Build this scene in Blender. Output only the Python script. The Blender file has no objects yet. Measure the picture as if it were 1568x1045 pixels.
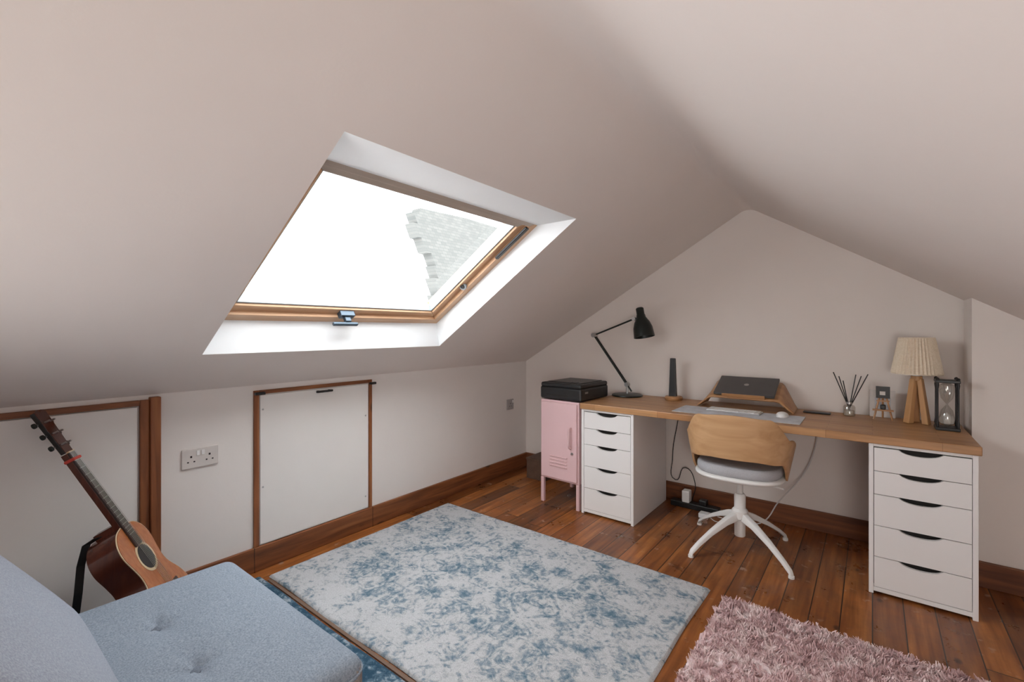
import bpy, math, random
from mathutils import Vector, Matrix
random.seed(7)
D=bpy.data; S=bpy.context.scene; COL=S.collection

# ------------------------------------------------------------ materials
def nodes(name):
    m=D.materials.new(name); m.use_nodes=True
    nt=m.node_tree; b=nt.nodes['Principled BSDF']
    return m,nt,b
def N(nt,t,**kw):
    n=nt.nodes.new(t)
    for k,v in kw.items():
        if k in n.inputs: n.inputs[k].default_value=v
        else: setattr(n,k,v)
    return n
def ramp(nt,stops,interp='LINEAR'):
    r=nt.nodes.new('ShaderNodeValToRGB'); cr=r.color_ramp; cr.interpolation=interp
    while len(cr.elements)<len(stops): cr.elements.new(0.5)
    for e,(p,c) in zip(cr.elements,stops):
        e.position=p; e.color=(c[0],c[1],c[2],1)
    return r
def mat(name,col,rough=.5,metal=0,var=.04,scale=20,bump=0,bscale=200,stretch=(1,1,1),spec=None):
    m,nt,b=nodes(name); L=nt.links.new
    tc=N(nt,'ShaderNodeTexCoord'); mp=N(nt,'ShaderNodeMapping'); mp.inputs['Scale'].default_value=stretch
    L(tc.outputs['Object'],mp.inputs['Vector'])
    no=N(nt,'ShaderNodeTexNoise',Scale=scale,Detail=4.0); L(mp.outputs[0],no.inputs['Vector'])
    c0=[max(0,c*(1-var)) for c in col]; c1=[min(1,c*(1+var)) for c in col]
    r=ramp(nt,[(.3,c0),(.7,c1)]); L(no.outputs['Fac'],r.inputs[0]); L(r.outputs[0],b.inputs['Base Color'])
    b.inputs['Roughness'].default_value=rough; b.inputs['Metallic'].default_value=metal
    if spec is not None: b.inputs['Specular IOR Level'].default_value=spec
    if bump:
        n2=N(nt,'ShaderNodeTexNoise',Scale=bscale,Detail=3.0); L(mp.outputs[0],n2.inputs['Vector'])
        bp=N(nt,'ShaderNodeBump',Strength=bump,Distance=.002); L(n2.outputs['Fac'],bp.inputs['Height']); L(bp.outputs[0],b.inputs['Normal'])
    return m
def wood(name,c0,c1,c2=None,axis='Y',rough=.45,scale=6,knots=False):
    m,nt,b=nodes(name); L=nt.links.new
    tc=N(nt,'ShaderNodeTexCoord'); mp=N(nt,'ShaderNodeMapping')
    st={'X':(.12,1.6,1.6),'Y':(1.6,.12,1.6),'Z':(1.6,1.6,.12)}[axis]
    mp.inputs['Scale'].default_value=st; L(tc.outputs['Object'],mp.inputs[0])
    no=N(nt,'ShaderNodeTexNoise',Scale=scale*3,Detail=6.0,Distortion=.6); L(mp.outputs[0],no.inputs['Vector'])
    stops=[(.3,c0),(.7,c1)] if c2 is None else [(.28,c0),(.5,c1),(.72,c2)]
    r=ramp(nt,stops); L(no.outputs['Fac'],r.inputs[0])
    out=r.outputs[0]
    if knots:
        mp2=N(nt,'ShaderNodeMapping'); mp2.inputs['Scale'].default_value={'X':(.5,1,1),'Y':(1,.5,1),'Z':(1,1,.5)}[axis]
        L(tc.outputs['Object'],mp2.inputs[0])
        v=N(nt,'ShaderNodeTexVoronoi',Scale=7.0); L(mp2.outputs[0],v.inputs['Vector'])
        kr=ramp(nt,[(.06,(.25,.25,.25)),(.14,(1,1,1))]); L(v.outputs['Distance'],kr.inputs[0])
        mx=N(nt,'ShaderNodeMix',data_type='RGBA',blend_type='MULTIPLY'); mx.inputs[0].default_value=1
        L(out,mx.inputs[6]); L(kr.outputs[0],mx.inputs[7]); out=mx.outputs[2]
    L(out,b.inputs['Base Color']); b.inputs['Roughness'].default_value=rough
    bp=N(nt,'ShaderNodeBump',Strength=.15,Distance=.002); L(no.outputs['Fac'],bp.inputs['Height']); L(bp.outputs[0],b.inputs['Normal'])
    return m

M={}
M['wall']=mat('wall_paint',(.80,.735,.69),.75,var=.015,scale=3,bump=.12,bscale=90)
M['knee']=mat('knee_paint',(.79,.75,.72),.75,var=.02,scale=3,bump=.15,bscale=70)
M['ceil']=mat('ceiling_paint',(.79,.725,.682),.8,var=.015,scale=2,bump=.12,bscale=90)
M['white']=mat('white_gloss_paint',(.86,.86,.86),.35,var=.01,scale=5)
M['reveal']=mat('reveal_paint',(.85,.87,.88),.6,var=.01,scale=5)
M['lacq']=mat('white_lacquer',(.80,.78,.77),.38,var=.01,scale=4)
M['hatch']=mat('hatch_paint',(.80,.775,.75),.5,var=.02,scale=4)
M['black']=mat('black_plastic',(.012,.012,.013),.4,var=.1)
M['blackm']=mat('black_metal',(.015,.02,.018),.35,metal=.3,var=.1)
M['steel']=mat('steel',(.5,.5,.5),.3,metal=1,var=.05)
M['shadowgap']=mat('dark_recess',(.02,.018,.017),.8)
M['pine']=wood('stained_pine_y',(.10,.030,.010),(.20,.066,.022),(.28,.105,.035),'Y',.5,knots=True)
M['pinex']=wood('stained_pine_x',(.09,.026,.010),(.18,.058,.020),(.26,.092,.031),'X',.5,knots=True)
M['pinez']=wood('stained_pine_z',(.13,.038,.012),(.25,.082,.027),(.34,.13,.045),'Z',.5,knots=True)
M['vel']=wood('window_pine_y',(.54,.32,.18),(.64,.41,.25),None,'Y',.4)
M['velx']=wood('window_pine_x',(.54,.32,.18),(.64,.41,.25),None,'X',.4)
M['veltop']=wood('window_pine_faded',(.42,.35,.29),(.52,.44,.37),None,'Y',.5)
M['oak']=wood('oak_veneer',(.50,.285,.13),(.63,.385,.20),None,'X',.42,scale=5)
M['oakz']=wood('oak_veneer_z',(.45,.22,.09),(.60,.34,.15),None,'Z',.42,scale=5)
M['standw']=wood('walnut_light',(.36,.17,.07),(.50,.27,.12),None,'X',.42)
M['pink']=mat('pink_metal',(.71,.48,.49),.45,var=.02,scale=6)
M['seat']=mat('grey_felt',(.42,.42,.44),.95,var=.12,scale=300,bump=.4,bscale=500)
M['whitem']=mat('white_powdercoat',(.78,.77,.75),.4,var=.01)
M['laptop']=mat('space_grey',(.10,.095,.095),.4,metal=.6,var=.05)
M['logo']=mat('logo_grey',(.35,.33,.32),.3,metal=.5)
M['mat']=mat('desk_mat_fabric',(.55,.56,.59),.8,var=.12,scale=25)
M['key']=mat('key_white',(.85,.85,.84),.4)
M['alum']=mat('aluminium',(.6,.6,.6),.4,metal=.6)
M['cable']=mat('cable_white',(.6,.57,.55),.5)
M['sock']=mat('socket_plastic',(.66,.62,.59),.35)
M['ssteel']=mat('socket_grey',(.42,.40,.40),.35,metal=.3)
M['card']=mat('cardboard_brown',(.10,.055,.035),.7,var=.2)
M['paper']=mat('paper_card',(.70,.66,.63),.7,var=.05)
M['red']=mat('red_sticker',(.55,.06,.04),.5)
M['gasket']=mat('gasket_grey',(.30,.34,.36),.4)
M['hblue']=mat('handle_blue_grey',(.06,.085,.11),.35,metal=.5)
M['sand']=mat('sand',(.7,.68,.64),.9)

def butcher():
    m,nt,b=nodes('butcher_block_oak'); L=nt.links.new
    tc=N(nt,'ShaderNodeTexCoord')
    br=N(nt,'ShaderNodeTexBrick'); br.offset=.43
    br.inputs['Scale'].default_value=1; br.inputs['Brick Width'].default_value=.42; br.inputs['Row Height'].default_value=.045
    br.inputs['Mortar Size'].default_value=.0008; br.inputs['Color1'].default_value=(.40,.195,.080,1); br.inputs['Color2'].default_value=(.52,.28,.125,1)
    br.inputs['Mortar'].default_value=(.25,.11,.04,1)
    L(tc.outputs['Object'],br.inputs['Vector'])
    mp=N(nt,'ShaderNodeMapping'); mp.inputs['Scale'].default_value=(.15,2,2); L(tc.outputs['Object'],mp.inputs[0])
    no=N(nt,'ShaderNodeTexNoise',Scale=30.0,Detail=5.0); L(mp.outputs[0],no.inputs['Vector'])
    r=ramp(nt,[(.3,(.78,.78,.78)),(.7,(1.1,1.1,1.1))]); L(no.outputs['Fac'],r.inputs[0])
    mx=N(nt,'ShaderNodeMix',data_type='RGBA',blend_type='MULTIPLY'); mx.inputs[0].default_value=1
    L(br.outputs['Color'],mx.inputs[6]); L(r.outputs[0],mx.inputs[7]); L(mx.outputs[2],b.inputs['Base Color'])
    b.inputs['Roughness'].default_value=.4
    return m
M['desk']=butcher()

def mathf(nt):
    def f(op,a,bv=None,c=None):
        n=N(nt,'ShaderNodeMath',operation=op)
        for i,v in enumerate((a,bv,c)):
            if v is None: continue
            if isinstance(v,(int,float)): n.inputs[i].default_value=v
            else: nt.links.new(v,n.inputs[i])
        return n.outputs[0]
    return f
def floor_mat():
    m,nt,b=nodes('pine_floorboards'); L=nt.links.new; math_=mathf(nt)
    tc=N(nt,'ShaderNodeTexCoord'); sx=N(nt,'ShaderNodeSeparateXYZ'); L(tc.outputs['Object'],sx.inputs[0])
    W=.108
    xs=math_('DIVIDE',sx.outputs['X'],W); idx=math_('FLOOR',xs); fr=math_('FRACT',xs)
    wn=N(nt,'ShaderNodeTexWhiteNoise',noise_dimensions='1D'); L(idx,wn.inputs['W'])
    yo=math_('MULTIPLY_ADD',wn.outputs['Value'],2.3,sx.outputs['Y'])
    ys=math_('DIVIDE',yo,2.1); yi=math_('FLOOR',ys); yf=math_('FRACT',ys)
    comb=N(nt,'ShaderNodeCombineXYZ'); L(idx,comb.inputs[0]); L(yi,comb.inputs[1])
    w2=N(nt,'ShaderNodeTexWhiteNoise',noise_dimensions='3D'); L(comb.outputs[0],w2.inputs['Vector'])
    gx=math_('ADD',sx.outputs['X'],math_('MULTIPLY',w2.outputs['Value'],13.0))
    gy=math_('MULTIPLY',sx.outputs['Y'],.07)
    gc=N(nt,'ShaderNodeCombineXYZ'); L(gx,gc.inputs[0]); L(gy,gc.inputs[1]); L(w2.outputs['Value'],gc.inputs[2])
    g=N(nt,'ShaderNodeTexNoise',Scale=40.0,Detail=4.0,Distortion=.25); L(gc.outputs[0],g.inputs['Vector'])
    r=ramp(nt,[(.28,(.155,.047,.013)),(.5,(.26,.090,.023)),(.72,(.37,.150,.042))]); L(g.outputs['Fac'],r.inputs[0])
    fg=N(nt,'ShaderNodeTexNoise',Scale=6.0,Detail=6.0,Roughness=.65); L(tc.outputs['Object'],fg.inputs['Vector'])
    fr2=ramp(nt,[(.3,(.66,.63,.61)),(.7,(1.28,1.28,1.28))]); L(fg.outputs['Fac'],fr2.inputs[0])
    m0=N(nt,'ShaderNodeMix',data_type='RGBA',blend_type='MULTIPLY'); m0.inputs[0].default_value=1
    L(r.outputs[0],m0.inputs[6]); L(fr2.outputs[0],m0.inputs[7])
    tint=ramp(nt,[(0,(.52,.47,.45)),(.5,(.92,.86,.84)),(1,(1.28,1.25,1.20))]); L(w2.outputs['Value'],tint.inputs[0])
    mx=N(nt,'ShaderNodeMix',data_type='RGBA',blend_type='MULTIPLY'); mx.inputs[0].default_value=1
    L(m0.outputs[2],mx.inputs[6]); L(tint.outputs[0],mx.inputs[7])
    kc=N(nt,'ShaderNodeCombineXYZ'); L(gx,kc.inputs[0]); L(math_('MULTIPLY',sx.outputs['Y'],.6),kc.inputs[1])
    v=N(nt,'ShaderNodeTexVoronoi',Scale=6.0); L(kc.outputs[0],v.inputs['Vector'])
    kr=ramp(nt,[(.035,(.28,.26,.25)),(.09,(1,1,1))]); L(v.outputs['Distance'],kr.inputs[0])
    mk_=N(nt,'ShaderNodeMix',data_type='RGBA',blend_type='MULTIPLY'); mk_.inputs[0].default_value=1
    L(mx.outputs[2],mk_.inputs[6]); L(kr.outputs[0],mk_.inputs[7])
    sn=N(nt,'ShaderNodeTexNoise',Scale=16.0,Detail=5.0); L(tc.outputs['Object'],sn.inputs['Vector'])
    sr=ramp(nt,[(.64,(0,0,0)),(.72,(.5,.5,.5))]); L(sn.outputs['Fac'],sr.inputs[0])
    ms=N(nt,'ShaderNodeMix',data_type='RGBA'); L(sr.outputs[0],ms.inputs[0]); L(mk_.outputs[2],ms.inputs[6]); ms.inputs[7].default_value=(.50,.36,.27,1)
    e=math_('MINIMUM',fr,math_('SUBTRACT',1.0,fr)); gap=math_('LESS_THAN',e,.020)
    ey=math_('MINIMUM',yf,math_('SUBTRACT',1.0,yf)); gapy=math_('LESS_THAN',ey,.0010)
    gg=math_('MAXIMUM',gap,gapy)
    mg=N(nt,'ShaderNodeMix',data_type='RGBA'); L(gg,mg.inputs[0]); L(ms.outputs[2],mg.inputs[6]); mg.inputs[7].default_value=(.022,.010,.006,1)
    L(mg.outputs[2],b.inputs['Base Color'])
    rr=ramp(nt,[(.3,(.24,.24,.24)),(.7,(.42,.42,.42))]); L(fg.outputs['Fac'],rr.inputs[0]); L(rr.outputs[0],b.inputs['Roughness'])
    bp=N(nt,'ShaderNodeBump',Strength=.25,Distance=.002); L(math_('SUBTRACT',g.outputs['Fac'],gg),bp.inputs['Height']); L(bp.outputs[0],b.inputs['Normal'])
    return m
M['floor']=floor_mat()

def rug_mat(name,pale,mid,dark,lo=.0,sc=8.0,border=None):
    m,nt,b=nodes(name); L=nt.links.new; mth=mathf(nt)
    tc=N(nt,'ShaderNodeTexCoord')
    coord=tc.outputs['Object']
    a=N(nt,'ShaderNodeTexNoise',Scale=sc,Detail=3.0); L(coord,a.inputs['Vector'])
    f=N(nt,'ShaderNodeTexNoise',Scale=34.0,Detail=6.0,Roughness=.75,Distortion=1.0); L(coord,f.inputs['Vector'])
    pc=coord
    if border:
        xc,yc,hx,hy=border
        sp=N(nt,'ShaderNodeSeparateXYZ'); L(coord,sp.inputs[0])
        ax_=mth('ABSOLUTE',mth('SUBTRACT',sp.outputs['X'],xc)); ay_=mth('ABSOLUTE',mth('SUBTRACT',sp.outputs['Y'],yc))
        cm=N(nt,'ShaderNodeCombineXYZ')
        L(mth('PINGPONG',ax_,.30),cm.inputs[0]); L(mth('PINGPONG',ay_,.30),cm.inputs[1]); pc=cm.outputs[0]
    mo=N(nt,'ShaderNodeTexNoise',Scale=15.0,Detail=2.0,Distortion=2.2); L(pc,mo.inputs['Vector'])
    w=N(nt,'ShaderNodeTexVoronoi',Scale=15.0,feature='DISTANCE_TO_EDGE'); L(pc,w.inputs['Vector'])
    ln=ramp(nt,[(0.0,(1,1,1)),(.10,(0,0,0))]); L(w.outputs['Distance'],ln.inputs[0])
    s=mth('ADD',mth('MULTIPLY',a.outputs['Fac'],.42),mth('MULTIPLY',f.outputs['Fac'],.45))
    s=mth('ADD',s,mth('MULTIPLY',mo.outputs['Fac'],.40))
    s=mth('ADD',s,mth('MULTIPLY',ln.outputs[0],.035))
    s=mth('ADD',s,lo)
    if border:
        e=mth('MINIMUM',mth('SUBTRACT',hx,ax_),mth('SUBTRACT',hy,ay_)); er=ramp(nt,[(0,(1,1,1)),(.14,(.8,.8,.8)),(.30,(0,0,0))]); L(e,er.inputs[0])
        s=mth('SUBTRACT',s,mth('MULTIPLY',er.outputs[0],.040))
    r=ramp(nt,[(.59,pale),(.645,[p*.84 for p in pale]),(.685,mid),(.78,dark)]); L(s,r.inputs[0])
    ff=N(nt,'ShaderNodeTexNoise',Scale=220.0,Detail=2.0); L(coord,ff.inputs['Vector'])
    fr=ramp(nt,[(.3,(.82,.82,.82)),(.7,(1.1,1.1,1.1))]); L(ff.outputs['Fac'],fr.inputs[0])
    mx=N(nt,'ShaderNodeMix',data_type='RGBA',blend_type='MULTIPLY'); mx.inputs[0].default_value=1
    L(r.outputs[0],mx.inputs[6]); L(fr.outputs[0],mx.inputs[7]); L(mx.outputs[2],b.inputs['Base Color'])
    b.inputs['Roughness'].default_value=.95; b.inputs['Specular IOR Level'].default_value=.1
    bp=N(nt,'ShaderNodeBump',Strength=.6,Distance=.004); L(ff.outputs['Fac'],bp.inputs['Height']); L(bp.outputs[0],b.inputs['Normal'])
    return m
M['rug']=rug_mat('rug_pale_blue',(.47,.48,.49),(.26,.305,.34),(.09,.155,.205),lo=.014,border=(-1.482,1.672,.878,.612))
M['rug2']=rug_mat('rug_dark_blue',(.30,.36,.41),(.09,.15,.20),(.03,.07,.11),lo=.09)
M['rugb']=mat('rug_binding',(.16,.10,.07),.9)
def pinkrug():
    m,nt,b=nodes('pink_shag'); L=nt.links.new
    tc=N(nt,'ShaderNodeTexCoord'); a=N(nt,'ShaderNodeTexNoise',Scale=18.0,Detail=5.0); L(tc.outputs['Object'],a.inputs['Vector'])
    r=ramp(nt,[(.3,(.56,.37,.37)),(.5,(.72,.52,.52)),(.64,(.90,.76,.75))]); L(a.outputs['Fac'],r.inputs[0]); L(r.outputs[0],b.inputs['Base Color'])
    b.inputs['Roughness'].default_value=.7; b.inputs['Specular IOR Level'].default_value=.3
    return m
M['shag']=pinkrug()
def fabric(name,c0,c1):
    m,nt,b=nodes(name); L=nt.links.new
    tc=N(nt,'ShaderNodeTexCoord'); a=N(nt,'ShaderNodeTexNoise',Scale=260.0,Detail=3.0); L(tc.outputs['Object'],a.inputs['Vector'])
    r=ramp(nt,[(.3,c0),(.7,c1)]); L(a.outputs['Fac'],r.inputs[0]); L(r.outputs[0],b.inputs['Base Color'])
    b.inputs['Roughness'].default_value=.9; b.inputs['Specular IOR Level'].default_value=.2
    bb=N(nt,'ShaderNodeTexNoise',Scale=7.0,Detail=2.0); L(tc.outputs['Object'],bb.inputs['Vector'])
    bp=N(nt,'ShaderNodeBump',Strength=.3,Distance=.03); L(bb.outputs['Fac'],bp.inputs['Height'])
    bp2=N(nt,'ShaderNodeBump',Strength=.4,Distance=.002); L(a.outputs['Fac'],bp2.inputs['Height']); L(bp.outputs[0],bp2.inputs['Normal']); L(bp2.outputs[0],b.inputs['Normal'])
    return m
M['blue']=fabric('blue_grey_fabric',(.165,.20,.245),(.30,.345,.40))
M['blued']=fabric('blue_button_fabric',(.12,.14,.175),(.19,.22,.26))
M['blue2']=fabric('pale_blue_fabric',(.24,.265,.315),(.37,.40,.45))
M['beige']=fabric('taupe_fabric',(.22,.19,.18),(.34,.31,.29))
def glassm(name,fac,col=(1,1,1)):
    m=D.materials.new(name); m.use_nodes=True; nt=m.node_tree; nt.nodes.clear()
    o=N(nt,'ShaderNodeOutputMaterial'); t=N(nt,'ShaderNodeBsdfTransparent'); t.inputs[0].default_value=(*col,1)
    g=N(nt,'ShaderNodeBsdfGlossy',Roughness=.03); mx=N(nt,'ShaderNodeMixShader'); mx.inputs[0].default_value=fac
    nt.links.new(t.outputs[0],mx.inputs[1]); nt.links.new(g.outputs[0],mx.inputs[2]); nt.links.new(mx.outputs[0],o.inputs[0])
    return m
M['pane']=glassm('window_glass',.03,(.98,.99,.99)); M['gl']=glassm('clear_glass',.18,(.85,.85,.83))
def shade_mat():
    m,nt,b=nodes('pleated_linen'); b.inputs['Roughness'].default_value=.9
    L=nt.links.new; tc=N(nt,'ShaderNodeTexCoord'); a=N(nt,'ShaderNodeTexNoise',Scale=120.0); L(tc.outputs['Object'],a.inputs['Vector'])
    r=ramp(nt,[(.3,(.74,.63,.48)),(.7,(.84,.74,.60))]); L(a.outputs['Fac'],r.inputs[0]); L(r.outputs[0],b.inputs['Base Color'])
    return m
M['shade']=shade_mat()
def slate():
    m,nt,b=nodes('neighbour_slates'); L=nt.links.new
    tc=N(nt,'ShaderNodeTexCoord')
    sx=N(nt,'ShaderNodeSeparateXYZ'); L(tc.outputs['Object'],sx.inputs[0]); cx=N(nt,'ShaderNodeCombineXYZ'); L(sx.outputs['Y'],cx.inputs[0]); L(sx.outputs['Z'],cx.inputs[1])
    br=N(nt,'ShaderNodeTexBrick'); br.inputs['Scale'].default_value=1; br.inputs['Brick Width'].default_value=.16; br.inputs['Row Height'].default_value=.08
    br.inputs['Mortar Size'].default_value=.006
    k=.76
    br.inputs['Color1'].default_value=(.096*k,.097*k,.092*k,1); br.inputs['Color2'].default_value=(.118*k,.117*k,.110*k,1); br.inputs['Mortar'].default_value=(.086*k,.089*k,.085*k,1)
    L(cx.outputs[0],br.inputs['Vector']); L(br.outputs['Color'],b.inputs['Base Color']); b.inputs['Roughness'].default_value=.95; b.inputs['Specular IOR Level'].default_value=.05
    return m
M['slate']=slate()

# ------------------------------------------------------------ mesh helpers
def group(name,loc=(0,0,0)):
    e=D.objects.new(name,None); e.empty_display_size=.05; e.location=loc; COL.objects.link(e); return e
def mk(name,verts,faces,m,parent=None,smooth=False):
    me=D.meshes.new(name); me.from_pydata([tuple(v) for v in verts],[],faces); me.update()
    if m: me.materials.append(m)
    if smooth:
        for p in me.polygons: p.use_smooth=True
    o=D.objects.new(name,me); COL.objects.link(o)
    if parent:
        o.parent=parent; o.matrix_parent_inverse=Matrix.Translation(-Vector(parent.location))
    return o
def fixn(o):
    import bmesh
    bm=bmesh.new(); bm.from_mesh(o.data); bmesh.ops.recalc_face_normals(bm,faces=bm.faces); bm.to_mesh(o.data); bm.free()
def bev(o,w=.003,s=2):
    md=o.modifiers.new('bevel','BEVEL'); md.width=w; md.segments=s; md.limit_method='ANGLE'; md.angle_limit=math.radians(40); return o
def box(name,x0,x1,y0,y1,z0,z1,m,parent=None,b=0,s=2,X=None):
    v=[Vector(p) for p in ((x0,y0,z0),(x1,y0,z0),(x1,y1,z0),(x0,y1,z0),(x0,y0,z1),(x1,y0,z1),(x1,y1,z1),(x0,y1,z1))]
    if X: v=[X@p for p in v]
    o=mk(name,v,[(0,3,2,1),(4,5,6,7),(0,1,5,4),(1,2,6,5),(2,3,7,6),(3,0,4,7)],m,parent)
    if b: bev(o,b,s)
    return o
def prism(name,pts,vec,m,parent=None,b=0,smooth=False):
    n=len(pts); vec=Vector(vec); P=[Vector(p) for p in pts]; V=P+[p+vec for p in P]
    F=[tuple(range(n)),tuple(range(2*n-1,n-1,-1))]+[(i,i+n,(i+1)%n+n,(i+1)%n) for i in range(n)]
    o=mk(name,V,F,m,parent); fixn(o)
    if b: bev(o,b)
    return o
def frame_from(ax):
    ax=Vector(ax).normalized(); t=Vector((0,0,1)) if abs(ax.z)<.9 else Vector((1,0,0))
    u=ax.cross(t).normalized(); w=ax.cross(u).normalized(); return u,w,ax
def lathe(name,prof,base,m,parent=None,axis=(0,0,1),n=32,smooth=True,caps=True):
    u,w,a=frame_from(axis); base=Vector(base); V=[];F=[]
    for r,h in prof:
        for i in range(n):
            t=2*math.pi*i/n; V.append(base+a*h+u*(r*math.cos(t))+w*(r*math.sin(t)))
    for j in range(len(prof)-1):
        for i in range(n):
            k=(i+1)%n; F.append((j*n+i,j*n+k,(j+1)*n+k,(j+1)*n+i))
    if caps:
        F.append(tuple(range(n))); F.append(tuple(range(len(prof)*n-1,(len(prof)-1)*n-1,-1)))
    o=mk(name,V,F,m,parent,smooth); fixn(o)
    if smooth:
        md=o.modifiers.new('es','EDGE_SPLIT'); md.split_angle=math.radians(35)
    return o
def cyl(name,p0,p1,r0,m,parent=None,r1=None,n=20):
    p0=Vector(p0);p1=Vector(p1); return lathe(name,[(r0,0),(r1 if r1 is not None else r0,(p1-p0).length)],p0,m,parent,p1-p0,n)
def tube(name,pts,r,m,parent=None,smooth=True,res=6):
    cu=D.curves.new(name,'CURVE'); cu.dimensions='3D'; cu.bevel_depth=r; cu.bevel_resolution=3; cu.use_fill_caps=True
    if smooth:
        sp=cu.splines.new('BEZIER'); sp.bezier_points.add(len(pts)-1)
        for bp,p in zip(sp.bezier_points,pts): bp.co=p; bp.handle_left_type=bp.handle_right_type='AUTO'
    else:
        sp=cu.splines.new('POLY'); sp.points.add(len(pts)-1)
        for q,p in zip(sp.points,pts): q.co=(*p,1)
    cu.resolution_u=res; cu.materials.append(m)
    o=D.objects.new(name,cu); COL.objects.link(o)
    if parent: o.parent=parent; o.matrix_parent_inverse=Matrix.Translation(-Vector(parent.location))
    return o
def grid(name,f,nu,nv,m,parent=None,closeu=False,smooth=True):
    V=[];F=[]
    for j in range(nv+1):
        for i in range(nu+(0 if closeu else 1)): V.append(f(i/nu,j/nv))
    w=nu if closeu else nu+1
    for j in range(nv):
        for i in range(nu):
            k=(i+1)%w; F.append((j*w+i,j*w+k,(j+1)*w+k,(j+1)*w+i))
    return mk(name,V,F,m,parent,smooth)

# ------------------------------------------------------------ room shell
XL,XR=-2.48,1.09; Y0,Y1=-1.4,3.38
RX,RZ=-.653,2.046
def zl(x): return .93+.6005*(x+2.508)
def zr(x): return RZ-.640*(x-RX)
ZK=zl(XL)
f_=box('floor',XL-.1,XR+.1,Y0-.1,Y1+.1,-.06,0,M['floor'])
fw=.055
def ridge(n=10):
    a=Vector((RX-fw,zl(RX-fw))); b_=Vector((RX,RZ)); c=Vector((RX+fw,zr(RX+fw)))
    return [((1-t)**2*a+2*t*(1-t)*b_+t*t*c) for t in [i/n for i in range(n+1)]]
RP=ridge()
op=[(-2.18,.712),(-2.18,2.035),(-1.12,1.933),(-1.12,.70)]
OP=[Vector((x,y,zl(x))) for x,y in op]
outer=[Vector((XL,Y0,zl(XL))),Vector((XL,Y1,zl(XL))),Vector((RX-fw,Y1,zl(RX-fw))),Vector((RX-fw,Y0,zl(RX-fw)))]
V=outer+OP; F=[]
for i in range(4):
    j=(i+1)%4; F.append((i,j,4+j,4+i))
base=len(V)
for p in RP: V.append(Vector((p.x,Y0,p.y))); V.append(Vector((p.x,Y1,p.y)))
nsm=len(F)
for i in range(len(RP)-1):
    F.append((base+2*i,base+2*i+1,base+2*i+3,base+2*i+2))
nse=len(F)
k=len(V); V+= [Vector((RX+fw,Y0,zr(RX+fw))),Vector((RX+fw,Y1,zr(RX+fw))),Vector((XR,Y1,zr(XR))),Vector((XR,Y0,zr(XR)))]
F.append((k,k+1,k+2,k+3))
ce=mk('ceiling',V,F,M['ceil'])
for i in range(nsm,nse): ce.data.polygons[i].use_smooth=True
def gable(name,y,vec,m):
    pts=[(XL,y,0),(XR,y,0),(XR,y,zr(XR))]+[(p.x,y,p.y) for p in reversed(RP)]+[(XL,y,ZK)]
    return prism(name,pts,vec,m)
gable('wall_back',Y1,(0,.1,0),M['wall']); gable('wall_rear',Y0,(0,-.1,0),M['wall'])
box('wall_left',XL-.1,XL,Y0,Y1,0,ZK,M['knee'])
box('wall_right',XR,XR+.1,Y0,Y1,0,zr(XR),M['wall'])
PX,PY=.379,3.13
prism('wall_pillar',[(PX,PY,0),(XR,PY,0),(XR,PY,zr(XR)-.001),(PX,PY,zr(PX)-.001)],(0,Y1-PY,0),M['wall'])
IN=[Vector((-2.18,.725,1.275)),Vector((-2.18,2.010,1.275)),Vector((-1.34,1.913,1.758)),Vector((-1.34,.712,1.758))]
V=OP+IN; mk('trim_window_reveal',V,[(i,(i+1)%4,4+(i+1)%4,4+i) for i in range(4)],M['reveal'])
win=group('window_1',(-1.76,1.36,1.52))
s_=(IN[3]-IN[0]); s_.y=0; s_.normalize(); nn=Vector((-s_.z,0,s_.x))
def inset(q,w):
    out=[]
    for i in range(4):
        p=q[i]; a=(q[(i+1)%4]-p).normalized(); b_=(q[(i-1)%4]-p).normalized()
        out.append(p+a*w+b_*w)
    return out
def ring(name,q,w,h0,h1,mats,parent,b=.002):
    qi=inset(q,w)
    for i in range(4):
        j=(i+1)%4; P=[q[i]+nn*h0,q[j]+nn*h0,qi[j]+nn*h0,qi[i]+nn*h0]
        prism(f'{name}_{i+1}',P,nn*(h1-h0),mats[i],parent,b)
    return qi
vm=[M['vel'],M['velx'],M['veltop'],M['velx']]
FQ=[IN[0],IN[1],IN[2]+(IN[2]-IN[1]).normalized()*.025,IN[3]+(IN[3]-IN[0]).normalized()*.025]
q1=ring('frame',inset(FQ,-.03),.074,-.003,.13,vm,win)
q2=ring('sash',inset(q1,-.004),.046,.018,.085,vm,win,.004)
q3=ring('gasket',inset(q2,-.002),.012,.030,.075,[M['gasket']]*4,win,.001)
mk('glass_pane',[p+nn*.058 for p in q3],[(0,1,2,3)],M['pane'],win)
hb=(IN[0]*.52+IN[1]*.48)+s_*.055+nn*-.004
hx=Matrix((( 0,s_.x,nn.x,hb.x),(1,0,0,hb.y),(0,s_.z,nn.z,hb.z),(0,0,0,1)))
box('handle_plate',-.04,.04,-.012,.022,-.008,.024,M['hblue'],win,.003,X=hx)
box('handle_neck',-.016,.016,-.01,.012,-.035,-.005,M['hblue'],win,.004,X=hx)
box('handle_grip',-.085,.055,-.014,.006,-.052,-.034,M['hblue'],win,.006,X=hx)
def rp(t,off,h): return IN[1]+(IN[2]-IN[1])*t+Vector((0,-off,0))+nn*h
pa,pb=rp(.70,.030,-.006),rp(.97,.030,-.006)
prism('stay_arm',[pa,pb,pb+nn*.014,pa+nn*.014],(0,-.024,0),M['black'],win,.004)
cyl('knob',rp(.40,.03,.03),rp(.40,.065,.012),.022,M['gasket'],win)
cyl('knob_centre',rp(.40,.065,.012),rp(.40,.070,.010),.012,M['black'],win)

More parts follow.
